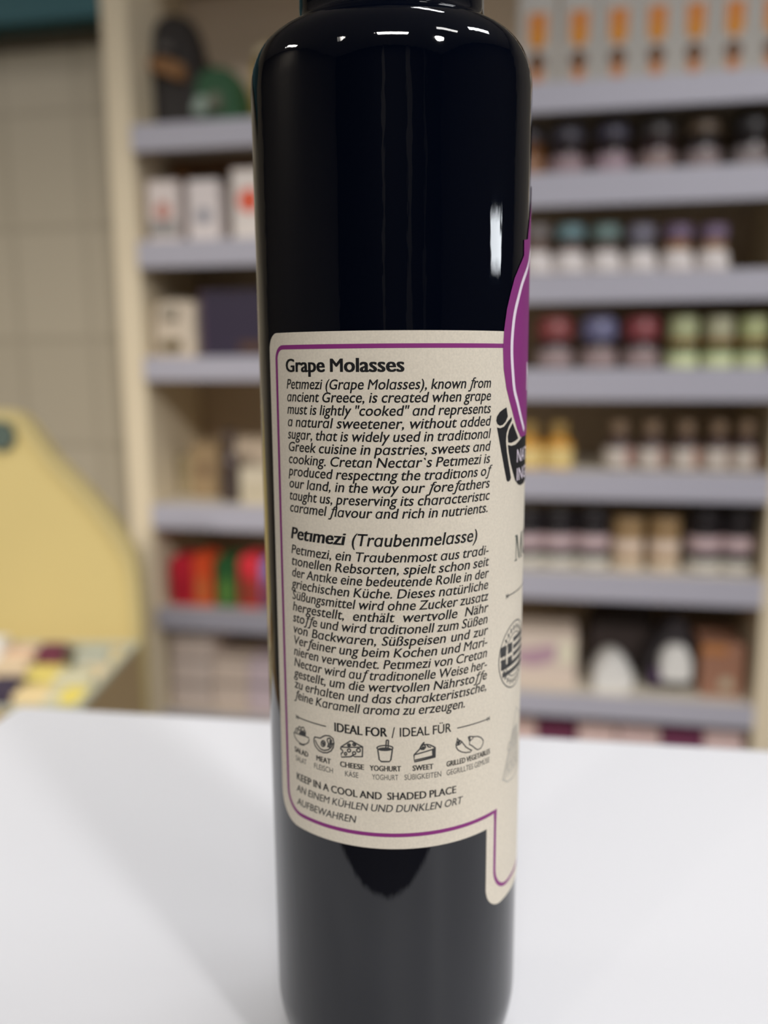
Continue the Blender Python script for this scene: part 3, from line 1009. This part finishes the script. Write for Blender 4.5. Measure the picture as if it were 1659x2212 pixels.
# --- fourth row: red and lilac lidded jars, then green jars
zb3 = RIGHT_R[3][0]
for xc, l, lab in ((1200, (122, 62, 62), 'dark jar with red lid, beside the purple badge of the bottle'), (1297, (98, 98, 128), 'dark jar with lilac-blue lid between two red-lidded jars'), (1391, (122, 60, 64), 'dark jar with red lid, left of the green jars')):
    jar('jam_jar', lab, 'jar', 'red and lilac lidded jars on the fourth right shelf', xc, 684, 82, zb3, (34, 24, 26), l, (128, 112, 112), band=(0.05, 0.38), lid_h=0.42, lid_r=0.98, off=0.03)
for xc, l, lab in ((1481, (150, 155, 118), 'green jar with pale green lid, next to the red-lidded jar'), (1560, (150, 148, 122), 'green jar with cream lid, middle of the three green ones'), (1636, (152, 158, 114), 'green jar with pale green lid at the right picture edge')):
    o = jar('pickle_jar', lab, 'jar', 'green jars on the fourth right shelf', xc, 684, 70, zb3, (70, 84, 56), l, (172, 178, 142), band=(0.03, 0.30), lid_h=0.40, lid_r=0.95, off=0.02)
    s, wd, h = spot(xc, 684, 70, zb3, 0.02)
    r = wd / 2
    link('seal_band', lathe([(r * 1.003, h * .47), (r * 1.02, h * .47), (r * 1.02, h * .56), (r * 1.003, h * .56)], 24), cm(130, 88, 46), o, True)

# --- fifth row: honey bottles and small capped bottles
zb4 = RIGHT_R[4][0]
def small_bottle(name, lab, grp, xc, ytop, wpx, zb, body, cap, paper, off=0.03, side=None):
    s, wd, h = spot(xc, ytop, wpx, zb, off)
    r = wd / 2
    o = thing(name, lab, 'bottle', sp(s, off + r, zb), -SH_A, grp)
    link('bottle_body', lathe([(0, .0006), (r * .93, .0006), (r, h * .04), (r, h * .5), (r * .85, h * .6), (r * .5, h * .68), (r * .46, h * .74), (0, h * .74)], 28), cm(*body, rough=0.2), o, True)
    link('cap', lathe([(0, h * .745), (r * .6, h * .745), (r * .6, h * .98), (r * .55, h), (0, h)], 24), cm(*cap), o, True)
    link('paper_label', lathe([(r * 1.004, h * .05), (r * 1.015, h * .05), (r * 1.015, h * .46), (r * 1.004, h * .46)], 28), cm(*paper), o, True)
    if side:
        bm = lathe([(r * 1.017, h * .1), (r * 1.03, h * .1), (r * 1.03, h * .44), (r * 1.017, h * .44)], 28)
        bmesh.ops.delete(bm, geom=[v for v in bm.verts if v.co.x < r * 0.25 or v.co.y > 0.3 * r], context='VERTS')
        link('label_stripe', bm, cm(*side), o, True)
    return o
for xc, lab in ((1141, 'yellow honey bottle half hidden by the black bottle'), (1208, 'yellow honey bottle with tan cap, standing clear of the black bottle')):
    small_bottle('honey_bottle', lab, 'honey bottles on the fifth right shelf', xc, 915, 66, zb4, (170, 122, 44), (138, 112, 60), (184, 164, 110))
for i, (xc, side) in enumerate(((1340, (140, 100, 92)), (1412, (132, 98, 88)), (1487, (142, 104, 88)), (1558, (120, 100, 90)), (1620, (130, 96, 80)))):
    nth = ['leftmost', 'second', 'middle', 'fourth', 'rightmost'][i]
    small_bottle('syrup_bottle', 'small dark bottle with tan cap and white label, %s in its row of five' % nth, 'syrup bottles on the fifth right shelf', xc, 912, 66, zb4, (60, 46, 44), (112, 92, 72), (166, 158, 150), side=side)

# --- sixth row: black jars and cream jars
zb5 = RIGHT_R[5][0]
def band_jar(lab, grp, xc, ytop, wpx, body, lid, p1, p2, nm):
    s, wd, h = spot(xc, ytop, wpx, zb5, 0.03)
    r = wd / 2
    o = thing(nm, lab, 'jar', sp(s, 0.03 + r, zb5), -SH_A, grp)
    link('jar_body', lathe([(0, .0006), (r * .93, .0006), (r, h * .05), (r, h * .58), (r * .9, h * .66), (0, h * .66)], 28), cm(*body, rough=0.25), o, True)
    link('lid', lathe([(0, h * .665), (r * .98, h * .665), (r, h * .7), (r, h * .96), (r * .94, h), (0, h)], 28), cm(*lid, rough=0.4), o, True)
    link('paper_label', lathe([(r * 1.004, h * .36), (r * 1.012, h * .36), (r * 1.012, h * .58), (r * 1.004, h * .58)], 28), cm(*p1), o, True)
    link('base_label', lathe([(r * .985, h * .03), (r * 1.012, h * .06), (r * 1.012, h * .2), (r * 1.004, h * .2)], 28), cm(*p2), o, True)
    return o
BLK, PK, WH = (30, 26, 28), (168, 148, 150), (176, 172, 164)
for xc, lab in ((1138, 'black-lidded jar with pinkish label, half hidden behind the bottle label'), (1207, 'black-lidded jar with pinkish label, second from the bottle'), (1283, 'black-lidded jar with pinkish label, left of the cream jars'),
                (1530, 'black-lidded jar with pinkish label, right of the cream jars'), (1604, 'black-lidded jar with pinkish label, against the right side panel')):
    band_jar(lab, 'black jars on the sixth right shelf', xc, 1104, 78, BLK, BLK, PK, WH, 'cream_pot')
for xc, lab in ((1361, 'cream jar with tan lid, left of the pair among black jars'), (1441, 'cream jar with tan lid, right of the pair among black jars')):
    band_jar(lab, 'cream jars on the sixth right shelf', xc, 1122, 70, (150, 124, 92), (132, 108, 76), (184, 168, 154), (178, 166, 150), 'cream_pot')

# --- seventh row: bags and cartons
zb6 = RIGHT_R[6][0]
carton('gift_carton', 'pink and white carton with a violet blotch on the lowest full shelf', 'box', None, 1172, 1366, 150, zb6, (178, 164, 152),
       [('poly', [(-.45, .45), (-.1, .35), (.2, .5), (.22, .78), (-.05, .72), (-.4, .62)], (150, 122, 134), 'violet_print'), ('rect', (.22, .46, .45, .85), (186, 180, 160), 'side_print')], off=0.03, depth=0.12)
pouch('paper_pouch', 'round white pouch in front of the dark bags', 'bag', None, [(1278, 1500), (1282, 1460), (1300, 1436), (1325, 1428), (1350, 1440), (1368, 1470), (1372, 1500)], 1320, 0.02, 0.07, zb6, (186, 184, 180))
pouch('carrier_bag', 'black bag standing behind the white pouch', 'bag', None, [(1262, 1500), (1270, 1400), (1290, 1382), (1360, 1375), (1385, 1350), (1405, 1352), (1412, 1400), (1405, 1500)], 1340, 0.12, 0.08, zb6, (46, 38, 36))
pouch('gift_bag', 'black bag with a white front, right of the white pouch', 'bag', None, [(1392, 1498), (1398, 1430), (1430, 1380), (1455, 1352), (1476, 1350), (1494, 1390), (1498, 1498)], 1450, 0.05, 0.07, zb6, (44, 40, 42),
      extra=[([(1425, 1478), (1422, 1430), (1445, 1402), (1475, 1404), (1492, 1440), (1490, 1478)], (186, 184, 180), 'white_front', -0.022, 0.012), ([(1402, 1480), (1404, 1458), (1424, 1456), (1424, 1480)], (70, 52, 78), 'violet_patch', -0.018, 0.012)])
carton('kraft_carton', 'orange-brown carton beside the right side panel', 'box', None, 1564, 1392, 96, zb6, (128, 92, 74), [('disc', (.1, .25, .16), (150, 140, 120), 'round_print'), ('rect', (-.5, .1, .8, .97), (146, 96, 54), 'top_print')], off=0.03, depth=0.1)

# --- row under the lowest visible rail
zb7 = RIGHT_R[7][0]
for xc, wd, colr, lab in ((1128, 60, (186, 160, 152), 'pale pink carton half behind the bottle, just above the counter edge'), (1203, 84, (92, 44, 64), 'maroon carton just above the counter edge, nearer the bottle'),
                          (1290, 82, (184, 160, 154), 'pale pink carton right of the maroon one nearer the bottle'), (1381, 92, (178, 154, 150), 'pale pink carton left of the far maroon carton'),
                          (1476, 88, (96, 48, 70), 'maroon carton just above the counter edge, farther right'), (1564, 84, (184, 160, 156), 'pale pink carton by the foot of the right side panel')):
    carton('soap_carton', lab, 'box', 'pink and maroon cartons on the lowest right shelf', xc, 1568 + (xc - 1128) * 0.045, wd, zb7, colr, off=0.012, depth=0.1, prints=[('rect', (-.42, .42, .12, .5), tuple(int(v * .86) for v in colr), 'print_panel')])

# --- left bay, top row
zl0 = LEFT_R[0][0]
pouch('gift_basket', 'tall black wrapped bundle with an orange band on the top left shelf', 'bag', None, [(321, 268), (320, 180), (321, 70), (330, 10), (362, -8), (404, 10), (428, 80), (432, 180), (430, 268)], 360, 0.085, 0.052, zl0, (34, 30, 29),
      extra=[([(322, 122), (322, 100), (360, 98), (402, 116), (400, 150), (360, 138)], (116, 82, 50), 'orange_band', -0.014, 0.01), ([(345, 85), (348, 68), (372, 68), (376, 88)], (74, 70, 68), 'grey_tag', -0.014, 0.01)])
pouch('wrapped_parcel', 'dark green parcel right behind the black bundle', 'bag', None, [(400, 268), (398, 110), (412, 70), (432, 72), (450, 110), (452, 268)], 425, 0.14, 0.07, zl0, (32, 36, 28))
pouch('green_pot', 'green domed pot with a white mark on the top left shelf', 'pot', None, [(418, 268), (414, 205), (426, 160), (455, 143), (490, 148), (515, 185), (522, 230), (518, 268)], 465, 0.012, 0.068, zl0, (26, 66, 38),
      extra=[([(420, 252), (425, 225), (440, 212), (452, 225), (448, 256)], (122, 136, 126), 'white_mark', -0.012, 0.012), ([(450, 240), (455, 212), (475, 205), (482, 225), (478, 245)], (90, 92, 78), 'grey_mark', -0.012, 0.012)])
pouch('yellow_pack', 'yellow pack peeking out left of the bottle shoulder', 'bag', None, [(542, 268), (540, 120), (556, 80), (590, 66), (620, 80), (625, 268)], 580, 0.08, 0.08, zl0, (146, 122, 52),
      extra=[([(552, 115), (560, 88), (590, 84), (592, 112)], (150, 138, 110), 'pale_print', -0.012, 0.01)])

# --- left bay, second row
zl1 = LEFT_R[1][0]
carton('slotted_crate', 'brown wooden crate with a dark hand slot behind white cartons', 'crate', None, 470, 352, 200, zl1, (140, 104, 72), [('rect', (-.32, .12, .78, .92), (40, 30, 24), 'hand_slot')], off=0.12, depth=0.09)
carton('label_carton', 'white carton with a reddish print nearest the pale side panel', 'box', 'white cartons on the second left shelf', 349, 390, 66, zl1, (186, 176, 172), [('disc', (.0, .52, .26), (160, 110, 98), 'red_print'), ('rect', (-.45, .45, .12, .36), (120, 118, 116), 'grey_print')])
carton('label_carton', 'white carton with a blue-grey oval print', 'box', 'white cartons on the second left shelf', 437, 388, 66, zl1, (186, 178, 176), [('disc', (0, .42, .24), (120, 120, 128), 'oval_print')])
carton('label_carton', 'white carton with a red-orange disc, next to the bottle', 'box', 'white cartons on the second left shelf', 532, 364, 66, zl1, (190, 182, 176), [('disc', (.06, .56, .36), (190, 78, 52), 'orange_disc')])

# --- left bay, third row
zl2 = LEFT_R[2][0]
pouch('cream_pouch', 'cream pouch with grey print beside a dark blue box', 'bag', None, [(332, 776), (328, 700), (334, 658), (360, 648), (400, 650), (424, 660), (426, 720), (424, 776)], 378, 0.03, 0.06, zl2, (172, 160, 144),
      extra=[([(352, 690), (350, 668), (380, 664), (386, 690)], (136, 128, 114), 'grey_print', -0.012, 0.01), ([(350, 758), (352, 738), (392, 738), (392, 760)], (96, 84, 58), 'olive_print', -0.012, 0.01)])
carton('gift_box', 'dark blue box with a bronze corner print left of the bottle', 'box', None, 500, 626, 138, zl2, (38, 30, 48), [('rect', (.1, .5, .08, .22), (70, 48, 34), 'bronze_print'), ('rect', (-.5, -.47, .02, .98), (84, 62, 78), 'edge_print')], off=0.03, depth=0.12)

# --- left bay, fourth row
zl3 = LEFT_R[3][0]
small_bottle('oil_bottle', 'slim dark brown bottle on the fourth left shelf', None, 488, 930, 40, zl3, (58, 46, 42), (54, 42, 38), (62, 52, 48), off=0.04)
carton('tan_carton', 'tan carton with a brown spot behind the slim dark bottle', 'box', None, 440, 958, 58, zl3, (128, 108, 80), [('disc', (0, .52, .24), (98, 78, 58), 'brown_spot')], off=0.08, depth=0.08)
carton('olive_carton', 'olive beige carton against the left side panel', 'box', None, 396, 985, 30, zl3, (142, 128, 100), off=0.10, depth=0.08, prints=[('rect', (-.4, .4, .5, .7), (120, 108, 82), 'print_panel')])
carton('cream_carton', 'cream carton touching the bottle edge on the fourth left shelf', 'box', None, 552, 1012, 70, zl3, (172, 162, 142), off=0.03, depth=0.08, prints=[('rect', (-.4, .4, .2, .5), (160, 150, 128), 'print_panel')])

# --- left bay, fifth row: bright packets
zl4 = LEFT_R[4][0]
for xc, wd, yt, c, lab, p in ((391, 50, 1200, (168, 30, 46), 'crimson packet nearest the left side panel', (150, 26, 40)), (434, 42, 1196, (196, 72, 36), 'orange packet between crimson and green ones', (176, 96, 52)),
                              (486, 48, 1202, (40, 84, 46), 'green packet right of the orange one', (82, 120, 56)), (536, 46, 1200, (186, 44, 54), 'red packet with a brown foot right of the green one', (134, 62, 44)), (580, 40, 1205, (84, 96, 140), 'blue packet half hidden by the bottle', (96, 60, 70))):
    s, wd_, h = spot(xc, yt, wd, zl4, 0.02)
    o = thing('spice_packet', lab, 'packet', sp(s, 0.02, zl4), -SH_A, 'bright packets on the fifth left shelf')
    hw = wd_ / 2
    link('packet_body', prism([(-hw, .0006), (hw, .0006), (hw, h * .85), (hw * .8, h * .97), (0, h), (-hw * .8, h * .97), (-hw, h * .85)], 0, 0.05, 0.002), cm(*c), o)
    link('front_print', prism([(-hw * .7, h * .08), (hw * .7, h * .08), (hw * .6, h * .5), (0, h * .6), (-hw * .6, h * .5)], -0.0012, -0.0002), cm(*p), o)

# --- left bay, lowest row: stacked cartons
zl5 = LEFT_R[5][0]
def stack(xc, wpx, tops, labs, colr):
    zc = zl5
    for yt, lab in zip(tops, labs):
        s, wd, h = spot(xc, yt, wpx, zc, 0.02)
        o = thing('tea_carton', lab, 'box', sp(s, 0.02, zc), -SH_A, 'stacked pale cartons on the lowest left shelf')
        link('carton', box(-wd / 2, wd / 2, 0, 0.11, 0.0005, h - 0.0004, 0.0025), cm(*colr), o)
        link('lid_band', box(-wd / 2 - .0006, wd / 2 + .0006, -0.0012, 0.1, h * .80, h * .93), cm(*[int(v * .78) for v in colr]), o)
        zc += h
stack(412, 84, (1470, 1420, 1372), ('pale carton at the foot of the tall stack by the left side panel', 'pale carton halfway up the tall stack by the left side panel', 'pale carton topping the tall stack by the left side panel'), (186, 172, 162))
stack(496, 76, (1468, 1424), ('beige carton under another, middle stack on the lowest left shelf', 'beige carton topping the middle stack on the lowest left shelf'), (190, 174, 160))
stack(572, 72, (1470, 1428), ('lilac-white carton under another, stack touching the bottle', 'lilac-white carton topping the stack touching the bottle'), (184, 168, 172))

# ------------------------------------------------------------------ teal sign board high on the tiled wall
s0, z0 = sw(-160, 68, 0.0)
s1, z1 = sw(238, 35, 0.0)
sg = thing('sign_board', 'teal sign board above the tiled wall, left of the shelving', 'sign', sp(s1 - 0.018, 0.0, z1), -SH_A)
link('sign_panel', box(-0.9, 0, 0, 0.04, 0.004, 0.25, 0.002), mat('teal paint', c8(58, 100, 106), 0.5, 0.3, 0.05, 6), sg)
link('bottom_edge', box(-0.9, 0, -0.003, 0.043, 0, 0.006), mat('teal edge', c8(36, 84, 90), 0.5), sg)
link('wall_bracket', box(-0.5, -0.46, 0.0402, TILE_OFF - 0.001, 0.06, 0.2), M_dark, sg)

# ------------------------------------------------------------------ display beyond the counter's left end
DY = 0.82                                                 # distance of the tray's back edge from the bottle axis
def at_y(x, y, Y):
    d = ray(x, y)
    return CAM_O + d * ((Y - CAM_O.y) / d.y)
back_r = at_y(300, 1385, DY)
TZ = back_r.z                                            # rim height of the tray
d1 = ray(172, 1528)
front_r = CAM_O + d1 * ((TZ - CAM_O.z) / d1.z)
dirv = (back_r - front_r)
t_ang = math.atan2(dirv.y, dirv.x) - math.pi / 2
TL = Vector((dirv.x, dirv.y, 0)).length
TW, TH = 0.34, 0.11
tb = thing('display_table', 'low wooden table beyond the counter under the tray', 'table', (back_r.x, back_r.y, FLOOR_Z), t_ang)
tz = TZ - TH - FLOOR_Z
link('tabletop', box(-TW - 0.12, -0.004, -TL - 0.05, 0.04, tz - 0.03, tz - 0.0005, 0.003), mat('table wood', c8(150, 120, 86), 0.5, 0.3, 0.15, 12), tb)
for lx in (-TW - 0.10, -0.05):
    for ly in (-TL - 0.03, -0.01):
        link('leg', box(lx, lx + 0.04, ly, ly + 0.04, 0.0, tz - 0.0302, 0.003), mat('table wood', None), tb)
tr = thing('display_tray', 'open beige cardboard tray full of small packets at left', 'tray', (back_r.x, back_r.y, TZ - TH), t_ang)
M_tray = mat('tray card', c8(176, 152, 112), 0.6, 0.3, 0.06, 15)
M_trim = mat('pale tray rim', c8(186, 188, 168), 0.6)
th = 0.006
link('tray_floor', box(-TW, 0, -TL, 0, 0, th), M_tray, tr)
for nm, a in (('side_wall', (-th, 0, -TL, 0)), ('side_wall', (-TW, -TW + th, -TL, 0)), ('front_wall', (-TW + th, -th, -TL, -TL + th)), ('back_wall', (-TW + th, -th, -th, 0))):
    wlo = link(nm, box(a[0], a[1], a[2], a[3], th, TH - 0.004), M_tray, tr)
    link('rim', box(a[0] - .001, a[1] + .001, a[2], a[3], TH - 0.004, TH), M_trim, wlo)

# yellow rounded header board standing behind the tray
HY = DY + 0.035
outer_px = [(306, 1400), (306, 1310), (300, 1240), (289, 1194), (264, 1150), (224, 1096), (181, 1049), (119, 987), (69, 919), (46, 895), (10, 886)]
oc = [at_y(x, y, HY) for x, y in outer_px]
xc_ = at_y(-40, 1000, HY).x
pts = [(p.x - xc_, p.z) for p in oc]
zlow = TZ - TH
pts[0] = (pts[0][0], zlow)
full = pts + [(-x, z) for x, z in reversed(pts)]
hb_ = thing('header_board', 'yellow round-shouldered display board with olive edge behind the tray', 'sign', (xc_, HY, zlow))
rel = [(x, z - zlow) for x, z in full]
link('board', prism(rel, 0.0, 0.02, 0.0), mat('yellow board', c8(212, 192, 130), 0.55, 0.3, 0.05, 6), hb_)
inn = [(x * 0.935, z * 0.97) for x, z in rel]
bm = bmesh.new()
n = len(rel)
va = [bm.verts.new((x, -0.006, z)) for x, z in rel]
vb = [bm.verts.new((x, -0.006, z)) for x, z in inn]
vc = [bm.verts.new((x, -0.0003, z)) for x, z in rel]
vd = [bm.verts.new((x, -0.0003, z)) for x, z in inn]
for i in range(n - 1):
    bm.faces.new((va[i], va[i + 1], vb[i + 1], vb[i]))
    bm.faces.new((va[i], vc[i], vc[i + 1], va[i + 1]))
    bm.faces.new((vb[i], vb[i + 1], vd[i + 1], vd[i]))
bmesh.ops.recalc_face_normals(bm, faces=list(bm.faces))
link('olive_edge', bm, mat('olive edge', c8(196, 180, 128), 0.6, 0.3), hb_)
e = at_y(2, 940, HY)
bm = lathe([(0, 0), (0.018, 0), (0.018, 0.006), (0, 0.006)], 24)
bmesh.ops.rotate(bm, verts=bm.verts, cent=(0, 0, 0), matrix=Matrix.Rotation(math.radians(90), 3, 'X'))
bmesh.ops.translate(bm, verts=bm.verts, vec=(e.x - xc_, -0.0005, e.z - zlow))
link('round_emblem', bm, mat('grey teal emblem', c8(86, 100, 92), 0.5), hb_)

# packets lying in the tray
packs = [  # pixel centre, width mm, depth mm, height above rim mm, colour, label
    (25, 1372, 46, 30, 20, (214, 212, 206), 'white packet at the back left of the tray'),
    (75, 1385, 40, 30, 6, (206, 176, 150), 'peach packet between the white and maroon ones in the tray'),
    (120, 1402, 34, 30, 10, (104, 50, 66), 'maroon packet near the back of the tray'),
    (150, 1405, 22, 26, 4, (92, 88, 66), 'dark olive packet right of the maroon one'),
    (205, 1408, 44, 30, 6, (166, 168, 152), 'grey packet in the back right of the tray'),
    (258, 1402, 34, 30, 3, (196, 180, 136), 'tan packet in the back right corner of the tray'),
    (30, 1425, 44, 34, 4, (206, 186, 156), 'beige packet at the left of the tray'),
    (100, 1447, 40, 34, 6, (206, 190, 108), 'yellow packet in the middle of the tray'),
    (165, 1450, 46, 34, 3, (192, 188, 160), 'pale grey packet in the middle of the tray'),
    (225, 1440, 36, 34, 2, (206, 188, 152), 'cream packet beside the right rim of the tray'),
    (15, 1476, 34, 30, 8, (66, 58, 74), 'dark violet packet at the front left of the tray'),
    (75, 1490, 40, 34, 4, (216, 196, 150), 'pale yellow packet at the front of the tray'),
    (125, 1490, 30, 34, 2, (196, 192, 164), 'light grey packet at the front of the tray'),
    (165, 1492, 30, 32, 4, (214, 198, 104), 'bright yellow packet at the front right of the tray'),
]
for x, y, wmm, dmm, up, c, lab in packs:
    d = ray(x, y)
    h_ = CAM_O + d * ((TZ - 0.004 - CAM_O.z) / d.z)
    v = h_ - back_r
    ca, sa = math.cos(-t_ang), math.sin(-t_ang)
    lx, ly = v.x * ca - v.y * sa, v.x * sa + v.y * ca
    lx = min(max(lx, -TW + wmm / 2000 + .01), -wmm / 2000 - .008)
    ly = min(max(ly, -TL + dmm / 2000 + .01), -dmm / 2000 - .008)
    p = Matrix.Rotation(t_ang, 3, 'Z') @ Vector((lx, ly, 0)) + Vector((back_r.x, back_r.y, TZ - TH + th))
    o = thing('tea_packet', lab, 'packet', p, t_ang, 'packets in the display tray')
    hh = TH - th + up / 1000 - 0.008
    a, b = wmm / 2000 * .92, dmm / 2000 * .9
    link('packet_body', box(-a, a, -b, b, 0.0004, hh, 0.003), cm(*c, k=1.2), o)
    link('top_flap', box(-a * .8, a * .8, -b * .15, b * .15, hh + 0.0001, hh + 0.004, 0.001), cm(*[int(q_ * .92) for q_ in c], k=1.2), o)
